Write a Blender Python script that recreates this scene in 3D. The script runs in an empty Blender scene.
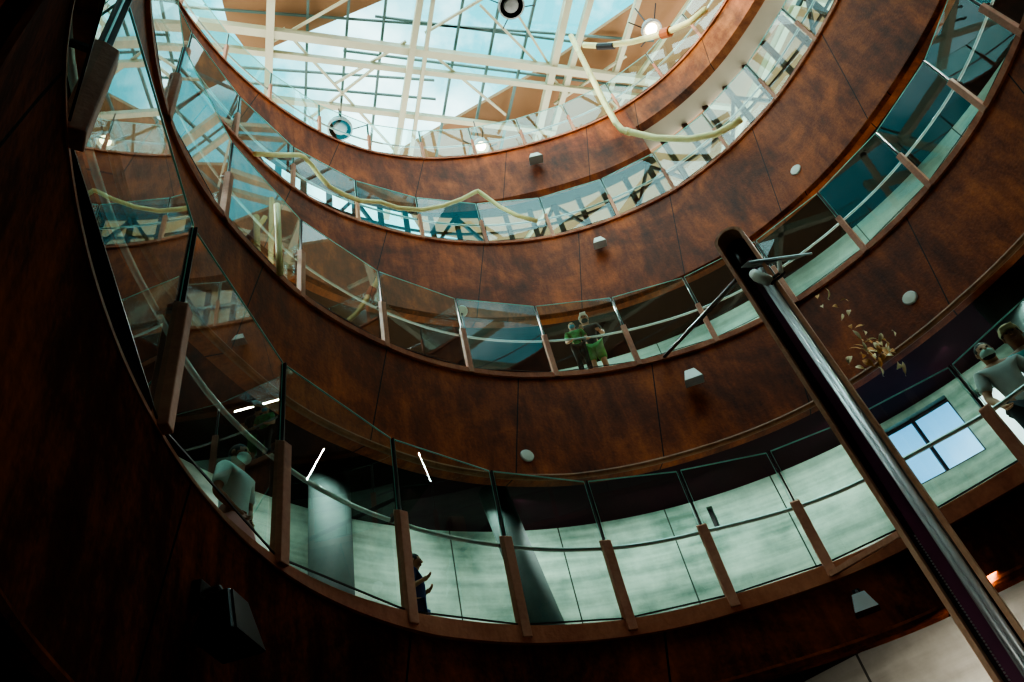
import bpy, math, random
import numpy as np
from mathutils import Vector, Matrix
random.seed(7)
S = bpy.context.scene
COL = S.collection
PI = math.pi
# ------------------------------------------------------------------ camera frame
F = 750.0
CZ = 1.6                                   # eye height above the ground floor
VP = (310.0, -415.0)                       # vanishing point of the verticals
_z = Vector((VP[0]-512, -(VP[1]-341), -F)).normalized()
_f = Vector((0, 0, -1)); _y = (_f - _z*_f.dot(_z)).normalized(); _x = _y.cross(_z)
RM = Matrix((_x, _y, _z))
EYE = Vector((0, 0, CZ))
def ray(px, py): return RM @ Vector((px-512, -(py-341), -F))
def at(px, py, h):                         # point of height h (above the eye) seen there
    d = ray(px, py); return d*(h/d.z)
def W(p): return (p[0], p[1], p[2]+CZ)
cd = bpy.data.cameras.new('camera'); cam = bpy.data.objects.new('camera', cd); COL.objects.link(cam)
cam.matrix_world = Matrix.Translation(EYE) @ RM.to_4x4()
cd.sensor_width = 36; cd.lens = F/1024*36; cd.clip_start = .05; cd.clip_end = 400
S.camera = cam

# ------------------------------------------------------------------ materials
def lin(c):
    return tuple(((v/255)/12.92 if v/255 <= .04045 else ((v/255+.055)/1.055)**2.4) for v in c)
MATS = {}
class NT:
    def __init__(s, name):
        s.m = bpy.data.materials.new(name); s.m.use_nodes = True; s.t = s.m.node_tree; s.t.nodes.clear()
        s.out = s.n('ShaderNodeOutputMaterial'); MATS[name] = s.m
    def n(s, typ, **kw):
        o = s.t.nodes.new(typ)
        for k, v in kw.items():
            if k.startswith('i_'):
                key = k[2:].replace('_', ' ')
                o.inputs[key].default_value = v
            else: setattr(o, k, v)
        return o
    def l(s, a, b): s.t.links.new(a, b)
    def ramp(s, fac, stops):
        r = s.n('ShaderNodeValToRGB'); e = r.color_ramp.elements
        while len(e) < len(stops): e.new(.5)
        for k, (p, c) in zip(e, stops): k.position = p; k.color = (*c[:3], 1)
        s.l(fac, r.inputs[0]); return r.outputs[0]
    def mix(s, a, b, f, mode='MIX'):
        m = s.n('ShaderNodeMix', data_type='RGBA', blend_type=mode)
        for v, i in ((f, 0), (a, 6), (b, 7)):
            if hasattr(v, 'node'): s.l(v, m.inputs[i])
            else: m.inputs[i].default_value = v if i == 0 else (*v[:3], 1)
        return m.outputs[2]
def plain(name, rgb, rough=.5, metal=0, var=.12, scale=6, spec=.5, emit=None):
    t = NT(name); b = t.n('ShaderNodeBsdfPrincipled')
    c = lin(rgb); co = t.n('ShaderNodeTexCoord')
    nz = t.n('ShaderNodeTexNoise', i_Scale=scale, i_Detail=4.0); t.l(co.outputs['Object'], nz.inputs['Vector'])
    col = t.ramp(nz.outputs[0], [(.25, tuple(v*(1-var) for v in c)), (.75, tuple(min(1, v*(1+var)) for v in c))])
    t.l(col, b.inputs['Base Color']); b.inputs['Roughness'].default_value = rough; b.inputs['Metallic'].default_value = metal
    b.inputs['Specular IOR Level'].default_value = spec
    if emit:
        b.inputs['Emission Color'].default_value = (*lin(emit[0]), 1); b.inputs['Emission Strength'].default_value = emit[1]
    t.l(b.outputs[0], t.out.inputs[0]); return t.m
def corten(name, dark, mid, light, rough=.55, spec=.35, seam=True, pw=2.6, ph=9.0):
    t = NT(name); b = t.n('ShaderNodeBsdfPrincipled'); co = t.n('ShaderNodeTexCoord')
    n1 = t.n('ShaderNodeTexNoise', i_Scale=.55, i_Detail=6.0, i_Roughness=.65, i_Distortion=.6); t.l(co.outputs['Object'], n1.inputs['Vector'])
    mp = t.n('ShaderNodeMapping'); mp.inputs['Scale'].default_value = (2.2, .5, 1); mp.inputs['Rotation'].default_value = (0, 0, .5)
    t.l(co.outputs['UV'], mp.inputs['Vector'])
    n2 = t.n('ShaderNodeTexNoise', i_Scale=1.3, i_Detail=8.0, i_Roughness=.7); t.l(mp.outputs[0], n2.inputs['Vector'])
    n3 = t.n('ShaderNodeTexNoise', i_Scale=22.0, i_Detail=4.0); t.l(co.outputs['Object'], n3.inputs['Vector'])
    a = t.n('ShaderNodeMath', operation='MULTIPLY_ADD'); t.l(n1.outputs[0], a.inputs[0]); a.inputs[1].default_value = .55
    m2 = t.n('ShaderNodeMath', operation='MULTIPLY_ADD'); t.l(n2.outputs[0], m2.inputs[0]); m2.inputs[1].default_value = .38
    m3 = t.n('ShaderNodeMath', operation='MULTIPLY'); t.l(n3.outputs[0], m3.inputs[0]); m3.inputs[1].default_value = .1
    t.l(m3.outputs[0], m2.inputs[2]); t.l(m2.outputs[0], a.inputs[2])
    col = t.ramp(a.outputs[0], [(.36, lin(dark)), (.5, lin(mid)), (.64, lin(light))])
    if seam:
        br = t.n('ShaderNodeTexBrick', offset=.5); br.inputs['Scale'].default_value = 1; br.inputs['Brick Width'].default_value = pw
        br.inputs['Row Height'].default_value = ph; br.inputs['Mortar Size'].default_value = .012; br.inputs['Mortar Smooth'].default_value = .3
        mp2 = t.n('ShaderNodeMapping'); mp2.inputs['Rotation'].default_value = (0, 0, .22); t.l(co.outputs['UV'], mp2.inputs['Vector']); t.l(mp2.outputs[0], br.inputs['Vector'])
        col = t.mix(col, tuple(v*.35 for v in lin(dark)), br.outputs['Fac'])
    t.l(col, b.inputs['Base Color']); b.inputs['Roughness'].default_value = rough; b.inputs['Specular IOR Level'].default_value = spec
    bp = t.n('ShaderNodeBump', i_Strength=.25, i_Distance=.02); t.l(n3.outputs[0], bp.inputs['Height']); t.l(bp.outputs[0], b.inputs['Normal'])
    t.l(b.outputs[0], t.out.inputs[0]); return t.m
def concrete(name, dark, light, seam=None, rough=.75):
    t = NT(name); b = t.n('ShaderNodeBsdfPrincipled'); co = t.n('ShaderNodeTexCoord')
    n1 = t.n('ShaderNodeTexNoise', i_Scale=.7, i_Detail=7.0, i_Roughness=.65); t.l(co.outputs['Object'], n1.inputs['Vector'])
    mp = t.n('ShaderNodeMapping'); mp.inputs['Scale'].default_value = (.25, 3.0, 1); t.l(co.outputs['UV'], mp.inputs['Vector'])
    n2 = t.n('ShaderNodeTexNoise', i_Scale=1.6, i_Detail=5.0); t.l(mp.outputs[0], n2.inputs['Vector'])
    a = t.n('ShaderNodeMath', operation='MULTIPLY_ADD'); t.l(n1.outputs[0], a.inputs[0]); a.inputs[1].default_value = .6
    m2 = t.n('ShaderNodeMath', operation='MULTIPLY'); t.l(n2.outputs[0], m2.inputs[0]); m2.inputs[1].default_value = .4; t.l(m2.outputs[0], a.inputs[2])
    col = t.ramp(a.outputs[0], [(.36, lin(dark)), (.62, lin(light))])
    if seam:
        br = t.n('ShaderNodeTexBrick', offset=0.0); br.inputs['Scale'].default_value = 1; br.inputs['Brick Width'].default_value = seam[0]
        br.inputs['Row Height'].default_value = seam[1]; br.inputs['Mortar Size'].default_value = .014
        t.l(co.outputs['UV'], br.inputs['Vector']); col = t.mix(col, tuple(v*.25 for v in lin(dark)), br.outputs['Fac'])
    t.l(col, b.inputs['Base Color']); b.inputs['Roughness'].default_value = rough
    t.l(b.outputs[0], t.out.inputs[0]); return t.m
def glass(name, tint, f0=.04, power=3.4, rough=0.0, mx=.95):
    t = NT(name)
    lw = t.n('ShaderNodeLayerWeight'); lw.inputs['Blend'].default_value = .5       # facing is the same from both sides of a thin pane
    p = t.n('ShaderNodeMath', operation='POWER'); t.l(lw.outputs['Facing'], p.inputs[0]); p.inputs[1].default_value = power
    m = t.n('ShaderNodeMath', operation='MULTIPLY_ADD'); t.l(p.outputs[0], m.inputs[0]); m.inputs[1].default_value = mx-f0; m.inputs[2].default_value = f0
    tr = t.n('ShaderNodeBsdfTransparent'); tr.inputs[0].default_value = (*tint, 1)
    gl = t.n('ShaderNodeBsdfGlossy', i_Roughness=rough); gl.inputs[0].default_value = (.92, .98, .97, 1)
    mx_ = t.n('ShaderNodeMixShader'); t.l(m.outputs[0], mx_.inputs[0]); t.l(tr.outputs[0], mx_.inputs[1]); t.l(gl.outputs[0], mx_.inputs[2])
    t.l(mx_.outputs[0], t.out.inputs[0]); return t.m

M = {}
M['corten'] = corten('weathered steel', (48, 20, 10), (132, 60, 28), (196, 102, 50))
M['corten_top'] = corten('weathered steel sunlit', (70, 32, 16), (140, 72, 36), (190, 112, 62))  # same steel, with sunlight put into a lighter colour
M['corten_low'] = corten('weathered steel dark', (18, 8, 5), (78, 36, 19), (146, 74, 38), rough=.85, spec=.02)  # same steel, with the lowest gallery's shade put into its colour
M['curb'] = corten('rusty curb', (120, 62, 44), (176, 104, 76), (206, 136, 104), seam=False)
M['post'] = corten('rusty post', (140, 84, 66), (190, 128, 104), (220, 164, 138), seam=False)
M['casing'] = corten('mast steel', (150, 96, 70), (206, 150, 118), (232, 190, 160), seam=False)
M['fin'] = plain('dark joint', (24, 15, 13), .4)
M['rim'] = corten('soffit rim', (92, 58, 40), (140, 92, 64), (170, 116, 84), seam=False)
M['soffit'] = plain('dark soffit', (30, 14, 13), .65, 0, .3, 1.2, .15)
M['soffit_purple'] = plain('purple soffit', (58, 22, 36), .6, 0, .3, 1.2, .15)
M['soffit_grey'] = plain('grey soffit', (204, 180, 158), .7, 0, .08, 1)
M['wall'] = concrete('board concrete', (96, 120, 108), (190, 206, 190), (2.2, 40))
M['wall2'] = concrete('gallery concrete', (120, 140, 130), (170, 190, 178), (3, 40))
M['wall0'] = concrete('ground concrete', (120, 116, 106), (176, 170, 156), (1.3, 40))
M['floor'] = concrete('floor concrete', (110, 108, 102), (150, 148, 140), (2, 2))
M['column'] = concrete('column concrete', (62, 76, 76), (100, 114, 110))
M['brown'] = plain('brown panel', (70, 38, 24), .5, 0, .25, .8)
M['glass'] = glass('balustrade glass', (.78, .93, .89))
M['edge'] = plain('glass edge', (150, 205, 195), .2, 0, .1, 3)
M['rail'] = plain('brushed steel rail', (215, 222, 220), .25, .6, .05)
M['steel'] = plain('polished steel', (225, 230, 232), .3, .35, .06)
M['darksteel'] = plain('dark steel', (40, 32, 36), .4, .1)
M['purple'] = plain('purple belt', (120, 64, 96), .35, 0, .15, 5)
M['beam'] = plain('cream roof steel', (190, 190, 164), .5, 0, .08, 1)
M['mullion'] = plain('green grey glazing bar', (96, 122, 118), .5, 0, .1, 1)
M['tan'] = plain('tan roof board', (158, 122, 92), .8, 0, .12, .5)
M['roofglass'] = glass('roof glass', (.74, .95, .97), .03, 5)
M['yellow'] = plain('pale yellow tube', (240, 232, 172), .45, 0, .08, 3)
M['orange'] = plain('orange sleeve', (190, 104, 60), .6)
M['white'] = plain('white enamel', (222, 222, 212), .4, 0, .05)
M['lampgrey'] = plain('grey enamel', (170, 172, 172), .4, 0, .08)
M['pane_blue'] = plain('bright blue window pane', (110, 166, 206), .3, 0, .12, 1.5, emit=((110, 180, 235), .6))  # emission stands in for sky and mirrored daylight
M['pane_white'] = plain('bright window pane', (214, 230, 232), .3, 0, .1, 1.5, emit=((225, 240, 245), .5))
M['black'] = plain('black enamel', (14, 12, 14), .35)
M['blackgloss'] = plain('charcoal enamel', (40, 34, 36), .3)
M['bulb'] = plain('lit lamp glass', (255, 240, 200), .3, emit=((255, 236, 190), 6))
M['leaf'] = plain('dry leaf', (224, 160, 100), .7, 0, .4, 12)
M['leaf_pale'] = plain('pale dry leaf', (250, 222, 182), .7, 0, .2, 12)
M['skin'] = plain('skin', (196, 140, 112), .55, 0, .06)
M['skin_dark'] = plain('tanned skin', (150, 98, 72), .55, 0, .06)
M['hair'] = plain('dark hair', (24, 18, 16), .6)
M['ochre'] = plain('fair hair', (176, 128, 52), .6)
M['green'] = plain('green patterned cloth', (64, 148, 86), .8, 0, .55, 16)
M['green2'] = plain('green cloth', (84, 150, 78), .8, 0, .2, 9)
M['darkcloth'] = plain('dark cloth', (24, 34, 34), .85)
M['navy'] = plain('navy cloth', (58, 76, 128), .85)
M['greycloth'] = plain('grey cloth', (196, 198, 196), .85)
M['slate'] = plain('slate cloth', (72, 78, 86), .85)
M['paleblue'] = plain('pale blue cloth', (214, 240, 240), .85)
M['pink'] = plain('pink cloth', (214, 156, 150), .85)
M['maskwhite'] = plain('white mask cloth', (206, 228, 222), .8)
M['maskblue'] = plain('blue mask cloth', (90, 170, 190), .8)
M['capwhite'] = plain('white cap cloth', (226, 226, 220), .8)
M['beige'] = plain('beige cap cloth', (190, 170, 136), .8)
M['teal'] = plain('teal cloth', (70, 150, 150), .8)
M['eye'] = plain('eye', (20, 16, 14), .2)
M['lips'] = plain('lips', (150, 84, 76), .5)
M['foliage'] = plain('tree foliage', (92, 140, 60), .8, 0, .5, 4)
M['bark'] = plain('tree bark', (70, 52, 40), .9)

# ------------------------------------------------------------------ mesh helpers
class MB:
    def __init__(s): s.v = []; s.f = []; s.uv = {}; s.sm = False
    def quad(s, a, b, c, d):
        i = len(s.v); s.v += [tuple(a), tuple(b), tuple(c), tuple(d)]; s.f.append((i, i+1, i+2, i+3)); return s
    def poly(s, pts):
        i = len(s.v); s.v += [tuple(p) for p in pts]; s.f.append(tuple(range(i, i+len(pts)))); return s
    def hexa(s, lo, hi):                    # 4 bottom + 4 top corners, same winding
        i = len(s.v); s.v += [tuple(p) for p in lo]+[tuple(p) for p in hi]
        for q in ((3, 2, 1, 0), (4, 5, 6, 7), (0, 1, 5, 4), (1, 2, 6, 5), (2, 3, 7, 6), (3, 0, 4, 7)): s.f.append(tuple(i+k for k in q))
        return s
    def box(s, o, x, y, z):                 # centre + three half axes
        o, x, y, z = map(Vector, (o, x, y, z))
        return s.hexa([o-x-y-z, o+x-y-z, o+x+y-z, o-x+y-z], [o-x-y+z, o+x-y+z, o+x+y+z, o-x+y+z])
    def bar(s, a, b, w, h=None, up=(0, 0, 1)):
        a, b = Vector(a), Vector(b); d = (b-a); L = d.length; d.normalize(); u = Vector(up)
        if abs(d.dot(u)) > .98: u = Vector((1, 0, 0))
        x = d.cross(u).normalized(); y = x.cross(d)
        return s.box((a+b)/2, x*w/2, d*L/2, y*(h or w)/2)
    def tube(s, pts, r, n=8, caps=True):
        pts = [Vector(p) for p in pts]; i0 = len(s.v); N = len(pts); prev = None
        rr = r if isinstance(r, (list, tuple)) else [r]*N
        for k, p in enumerate(pts):
            d = (pts[min(k+1, N-1)]-pts[max(k-1, 0)]).normalized()
            if prev is None:
                u = Vector((0, 0, 1)) if abs(d.z) < .9 else Vector((1, 0, 0)); x = d.cross(u).normalized()
            else: x = (prev-d*prev.dot(d)).normalized()
            prev = x; y = d.cross(x)
            for j in range(n):
                a = 2*PI*j/n; s.v.append(tuple(p+(x*math.cos(a)+y*math.sin(a))*rr[k]))
        for k in range(N-1):
            for j in range(n):
                a = i0+k*n+j; b = i0+k*n+(j+1) % n; s.f.append((a, b, b+n, a+n))
        if caps: s.f.append(tuple(i0+j for j in range(n))[::-1]); s.f.append(tuple(i0+(N-1)*n+j for j in range(n)))
        return s
    def lathe(s, o, ax, prof, n=20):        # prof: (radius, distance along the axis)
        o, ax = Vector(o), Vector(ax).normalized(); u = Vector((0, 0, 1)) if abs(ax.z) < .9 else Vector((1, 0, 0))
        x = ax.cross(u).normalized(); y = ax.cross(x); i0 = len(s.v)
        for r, t in prof:
            for j in range(n):
                a = 2*PI*j/n; s.v.append(tuple(o+ax*t+(x*math.cos(a)+y*math.sin(a))*r))
        for k in range(len(prof)-1):
            for j in range(n):
                a = i0+k*n+j; b = i0+k*n+(j+1) % n; s.f.append((a, b, b+n, a+n))
        return s
    def ball(s, o, rx, ry=None, rz=None, n=14, m=9, fr=None):
        ry = ry or rx; rz = rz or rx; i0 = len(s.v); fr = fr or Matrix.Identity(3); o = Vector(o)
        for k in range(m+1):
            t = PI*k/m
            for j in range(n):
                a = 2*PI*j/n; s.v.append(tuple(o+fr @ Vector((rx*math.sin(t)*math.cos(a), ry*math.sin(t)*math.sin(a), rz*math.cos(t)))))
        for k in range(m):
            for j in range(n):
                a = i0+k*n+j; b = i0+k*n+(j+1) % n; s.f.append((a, a+n, b+n, b))
        return s
    def build(s, name, mat, parent=None, smooth=False, bevel=0, wp=True):
        me = bpy.data.meshes.new(name); me.from_pydata(s.v, [], s.f)
        if s.uv:
            ul = me.uv_layers.new(name='UV')
            for li, lp in enumerate(me.loops): ul.data[li].uv = s.uv.get(lp.vertex_index, (0, 0))
        me.materials.append(mat)
        if smooth: me.shade_smooth()
        o = bpy.data.objects.new(name, me); COL.objects.link(o)
        if parent is not None:
            o.parent = parent
            if wp: o.matrix_parent_inverse = parent.matrix_world.inverted()
        if bevel:
            b = o.modifiers.new('bevel', 'BEVEL'); b.width = bevel; b.segments = 2
        return o
def tag(o, label=None, cat=None, group=None, kind=None):
    if label: o['label'] = label
    if cat: o['category'] = cat
    if group: o['group'] = group
    if kind: o['kind'] = kind
    return o
def thing(name, label, cat, loc=(0, 0, 0), group=None, rz=0):
    o = bpy.data.objects.new(name, None); COL.objects.link(o); o.location = loc; o.rotation_euler = (0, 0, rz); o.empty_display_size = .2
    o.matrix_world = Matrix.Translation(loc) @ Matrix.Rotation(rz, 4, 'Z')
    return tag(o, label, cat, group)
def struct(o, label=None): return tag(o, label, None, None, 'structure')

# ------------------------------------------------------------------ the rings, traced
T = {}
T[1] = [(60,0),(62,33),(65,100),(68,140),(72,173),(77,200),(83,228),(92,265),(107,311),(123,355),(143,395),(177,454),(213,504),(253,541),(287,567),(341,593),(394,611),(424,617),(508,627),(574,627),(618,622),(682,612),(732,596),(825,567),(895,537),(939,509),(1019,464)]
T[2] = [(178,147),(190,170),(213,203),(235,228),(260,255),(300,295),(341,320),(391,346),(474,370),(528,374),(561,373),(641,361),(682,350),(719,338),(762,318),(795,300),(864,248),(889,227),(929,183),(984,108),(1015,40),(1023,23)]
T[3] = [(213,110),(233,133),(267,167),(300,193),(341,215),(388,228),(428,238),(474,242),(518,241),(554,235),(588,228),(618,215),(683,185),(725,150),(775,100),(815,37),(837,0)]
T[4] = [(177,0),(220,57),(267,97),(300,122),(341,143),(374,153),(421,158),(474,155),(528,143),(574,130),(624,107),(682,60),(702,37),(725,0)]
CEN = Vector((2.4, 5.5))
CTR = {1: Vector((1.5, 3.7)), 2: CEN, 3: CEN, 4: CEN}
HT = {1: 3.0, 2: 9.4, 3: 16.2, 4: 21.0}        # curb tops above the eye
def make_ring(k):
    th, rr = [], []
    for p in T[k]:
        w = at(*p, HT[k]); d = Vector((w.x, w.y))-CTR[k]
        a = math.degrees(math.atan2(d.y, d.x)); th.append(a+360 if a < -100 else a); rr.append(d.length)
    th, rr = np.array(th), np.array(rr); i = np.argsort(th); th, rr = th[i], rr[i]
    g = np.arange(0, 360.0)
    xt = np.r_[th-360, th, th+360]; xr = np.r_[rr, rr, rr]
    v = np.interp(g, xt, xr)
    s = {1: 5, 2: 5, 3: 6, 4: 7}[k]; ker = np.exp(-.5*(np.arange(-20, 21)/s)**2); ker /= ker.sum()
    v = np.convolve(np.r_[v[-20:], v, v[:20]], ker, 'valid')
    return v
RINGS = {k: make_ring(k) for k in T}
def rad(k, deg): return float(np.interp(deg % 360, np.arange(0, 361.0), np.r_[RINGS[k], RINGS[k][0]]))
def rp(k, deg, o, h):                       # point of ring k: offset o outwards, height h
    a = math.radians(deg); r = (rad(k, deg) if k in RINGS else 0)+o
    c = CTR.get(k, CEN); return Vector((c.x+r*math.cos(a), c.y+r*math.sin(a), h+CZ))
def cp(r, deg, h, c=CEN):                    # plain circle about the well's axis
    a = math.radians(deg); return Vector((c.x+r*math.cos(a), c.y+r*math.sin(a), h+CZ))
def degof(k, px, py, h=None):
    w = at(px, py, HT[k] if h is None else h); d = Vector((w.x, w.y))-CTR[k]; a = math.degrees(math.atan2(d.y, d.x))
    return a+360 if a < -100 else a
def hit(px, py, rf, c=CEN):                  # far crossing of a pixel's ray with the cylinder rf(deg)
    d = ray(px, py); lo, hi = 0.0, 1.0
    g = Vector((d.x, d.y)); d = d/g.length
    lo, hi = 3.0, 40.0
    def fn(s):
        q = Vector((d.x*s, d.y*s))-c; return q.length-rf(math.degrees(math.atan2(q.y, q.x)))
    for _ in range(50):
        m = (lo+hi)/2
        if fn(m) > 0: hi = m
        else: lo = m
    q = Vector((d.x*lo, d.y*lo)); a = math.degrees(math.atan2(q.y-c.y, q.x-c.x))
    return a, d.z*lo
def sweep(ptf, sec, a0, a1, name, mat, closed_sec=True, step=2.0, smooth=True, caps=True):
    """ptf(deg, o, h) -> point; sec = list of (o, h) or of functions of deg"""
    mb = MB(); n = max(2, int(round(abs(a1-a0)/step))); full = abs(abs(a1-a0)-360) < 1e-6
    m = len(sec); u = 0; prev = None
    for i in range(n+1):
        a = a0+(a1-a0)*i/n
        ss = [(s(a) if callable(s) else s) for s in sec]
        p0 = ptf(a, *ss[0]); u += (p0-prev).length if prev is not None else 0; prev = p0
        v = 0; q = None
        for j in range(m+(1 if closed_sec else 0)):
            p = ptf(a, *ss[j % m]); v += (p-q).length if q is not None else 0; q = p
            mb.uv[len(mb.v)] = (u, v); mb.v.append(tuple(p))
    mm = m+(1 if closed_sec else 0)
    for i in range(n):
        for j in range(mm-1):
            k = i*mm+j; mb.f.append((k, k+1, k+mm+1, k+mm))
    if closed_sec and caps and not full:
        mb.f.append(tuple(range(m))[::-1]); mb.f.append(tuple(n*mm+j for j in range(m)))
    o = mb.build(name, mat, smooth=False)
    if smooth:
        me = o.data
        me.shade_smooth()
        try: me.set_sharp_from_angle(angle=math.radians(30))
        except Exception: pass
    return o
ring = lambda k: (lambda a, o, h: rp(k, a, o, h))
circ = lambda a, r, h: cp(r, a, h)

def cf(k, a):                               # the curb tapers towards the left end of the lowest gallery
    if k != 1: return 1
    a = a % 360
    return 1-.82*min(1, max(0, (a-138)/40)) if a < 250 else 1-.82*max(0, 1-(a-250)/60)
# fascia bottoms
def hb2(a):
    t = min(1, max(0, (110-a)/70)) if a < 200 else 0
    return 7.03+.35*t
def hb1(a):
    a = a % 360
    t = min(1, max(0, (a-110)/70)) if a < 250 else max(0, 1-(a-250)/60)
    return 2.25-.85*t
DEEP, SHALLOW = 18.45, 19.72
A4 = degof(4, 624, 107)
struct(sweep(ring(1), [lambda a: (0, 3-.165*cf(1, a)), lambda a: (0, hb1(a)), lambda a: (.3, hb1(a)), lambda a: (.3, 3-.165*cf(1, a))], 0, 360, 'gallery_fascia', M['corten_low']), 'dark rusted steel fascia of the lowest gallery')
struct(sweep(ring(2), [lambda a: (0, 9.3), lambda a: (0, hb2(a)), lambda a: (.3, hb2(a)), lambda a: (.3, 9.3)], 0, 360, 'gallery_fascia', M['corten']), 'broad rusted steel fascia of the second gallery')
struct(sweep(ring(3), [(0, 16.1), (0, 13.1), (.3, 13.1), (.3, 16.1)], 0, 360, 'gallery_fascia', M['corten']), 'rusted steel fascia of the third gallery')
struct(sweep(ring(4), [(0, 20.9), (0, DEEP), (.3, DEEP), (.3, 20.9)], A4, A4+290, 'gallery_fascia', M['corten']), 'deep rusted steel fascia of the top gallery')
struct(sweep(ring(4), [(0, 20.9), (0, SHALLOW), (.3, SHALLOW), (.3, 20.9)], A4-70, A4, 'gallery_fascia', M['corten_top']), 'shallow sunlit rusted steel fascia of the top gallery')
# curbs on top of the fascias
for k, hc, lab in ((1, .17, 'rusty curb rail along the lowest gallery'), (2, .12, 'rusty curb rail along the second gallery'), (3, .1, 'rusty curb rail along the third gallery'), (4, .1, 'rusty curb rail along the top gallery')):
    struct(sweep(ring(k), [lambda a, k=k: (-.05*cf(k, a), HT[k]), lambda a, k=k, hc=hc: (-.05*cf(k, a), HT[k]-hc*cf(k, a)), lambda a, k=k, hc=hc: (.32, HT[k]-hc*cf(k, a)), lambda a, k=k: (.32, HT[k])], 0, 360, 'curb_trim', M['curb']), lab)
# round rims under the fascias
def rim(k, hf, r, name, a0=0, a1=360, mat=M['rim']):
    sec = [(lambda a, j=j: (.02+r*math.cos(j*PI/4), hf(a)+r*math.sin(j*PI/4))) for j in range(8)]
    return struct(sweep(ring(k), sec, a0, a1, 'fascia_rim', mat), name)
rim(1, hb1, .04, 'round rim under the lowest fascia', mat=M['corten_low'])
rim(2, hb2, .055, 'round tan rim under the second gallery fascia')
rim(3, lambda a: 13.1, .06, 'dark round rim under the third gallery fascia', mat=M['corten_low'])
# floors / soffits: slabs between ring and outer wall
R1W, R2W, R3W = 8.2, 10.5, 9.1
def mixpt(k, rout): # t=0 ring curve, t=1 outer circle
    def f(a, t, h):
        p = rp(k, a, .28, h); q = cp(rout, a, h); c = Vector((p.x, p.y, p.z)).lerp(q, t); return c
    return f
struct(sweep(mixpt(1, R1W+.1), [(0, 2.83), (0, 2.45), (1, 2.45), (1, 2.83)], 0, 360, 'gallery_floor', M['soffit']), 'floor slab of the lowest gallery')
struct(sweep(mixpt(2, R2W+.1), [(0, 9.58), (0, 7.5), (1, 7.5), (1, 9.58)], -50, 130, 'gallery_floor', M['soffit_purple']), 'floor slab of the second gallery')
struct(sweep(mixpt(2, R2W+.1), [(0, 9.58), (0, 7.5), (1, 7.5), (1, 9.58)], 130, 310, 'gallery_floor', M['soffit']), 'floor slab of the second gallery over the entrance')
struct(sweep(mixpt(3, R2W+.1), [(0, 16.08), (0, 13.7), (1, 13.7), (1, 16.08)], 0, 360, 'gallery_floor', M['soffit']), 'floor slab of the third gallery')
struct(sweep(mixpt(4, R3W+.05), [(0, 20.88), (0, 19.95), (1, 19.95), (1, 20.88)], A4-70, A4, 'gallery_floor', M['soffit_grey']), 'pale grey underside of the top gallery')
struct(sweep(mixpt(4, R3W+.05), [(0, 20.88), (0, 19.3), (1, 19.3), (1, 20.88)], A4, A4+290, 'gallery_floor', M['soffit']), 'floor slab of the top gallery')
# ground
g = MB(); g.poly([cp(16, a, -CZ) for a in range(0, 360, 6)]); struct(g.build('floor', M['floor']), 'ground floor of the well')

# ------------------------------------------------------------------ outer walls
def wall(name, label, r, h0, h1, mat, holes=(), a0=0, a1=360, th=.25, step=2.0, c=CEN):
    """curved wall with rectangular openings (deg0, deg1, hlo, hhi)"""
    A = sorted(set([a0+(a1-a0)*i/round((a1-a0)/step) for i in range(round((a1-a0)/step)+1)]+[x for h in holes for x in h[:2]]))
    Hs = sorted(set([h0, h1]+[x for h in holes for x in h[2:]]))
    mb = MB()
    def solid(a, h): return not any(x[0] < a < x[1] and x[2] < h < x[3] for x in holes)
    def q(a, r_, h):
        mb.uv[len(mb.v)] = (math.radians(a)*r, h); mb.v.append(tuple(cp(r_, a, h, c))); return len(mb.v)-1
    for i in range(len(A)-1):
        for j in range(len(Hs)-1):
            am, hm = (A[i]+A[i+1])/2, (Hs[j]+Hs[j+1])/2
            if not solid(am, hm): continue
            for rr in (r, r+th):
                mb.f.append((q(A[i], rr, Hs[j]), q(A[i+1], rr, Hs[j]), q(A[i+1], rr, Hs[j+1]), q(A[i], rr, Hs[j+1])))
    for x in holes:
        for e in x[:2]: mb.f.append((q(e, r, x[2]), q(e, r+th, x[2]), q(e, r+th, x[3]), q(e, r, x[3])))
        n = 6
        for e in x[2:]:
            for i in range(n):
                b0, b1 = x[0]+(x[1]-x[0])*i/n, x[0]+(x[1]-x[0])*(i+1)/n
                mb.f.append((q(b0, r, e), q(b0, r+th, e), q(b1, r+th, e), q(b1, r, e)))
    return struct(mb.build(name, mat), label)
def hole(px0, py0, px1, py1, r):            # opening from two opposite pixels on the wall
    a0, h0 = hit(px0, py0, lambda a: r); a1, h1 = hit(px1, py1, lambda a: r)
    return (min(a0, a1), max(a0, a1), min(h0, h1), max(h0, h1))
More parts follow.
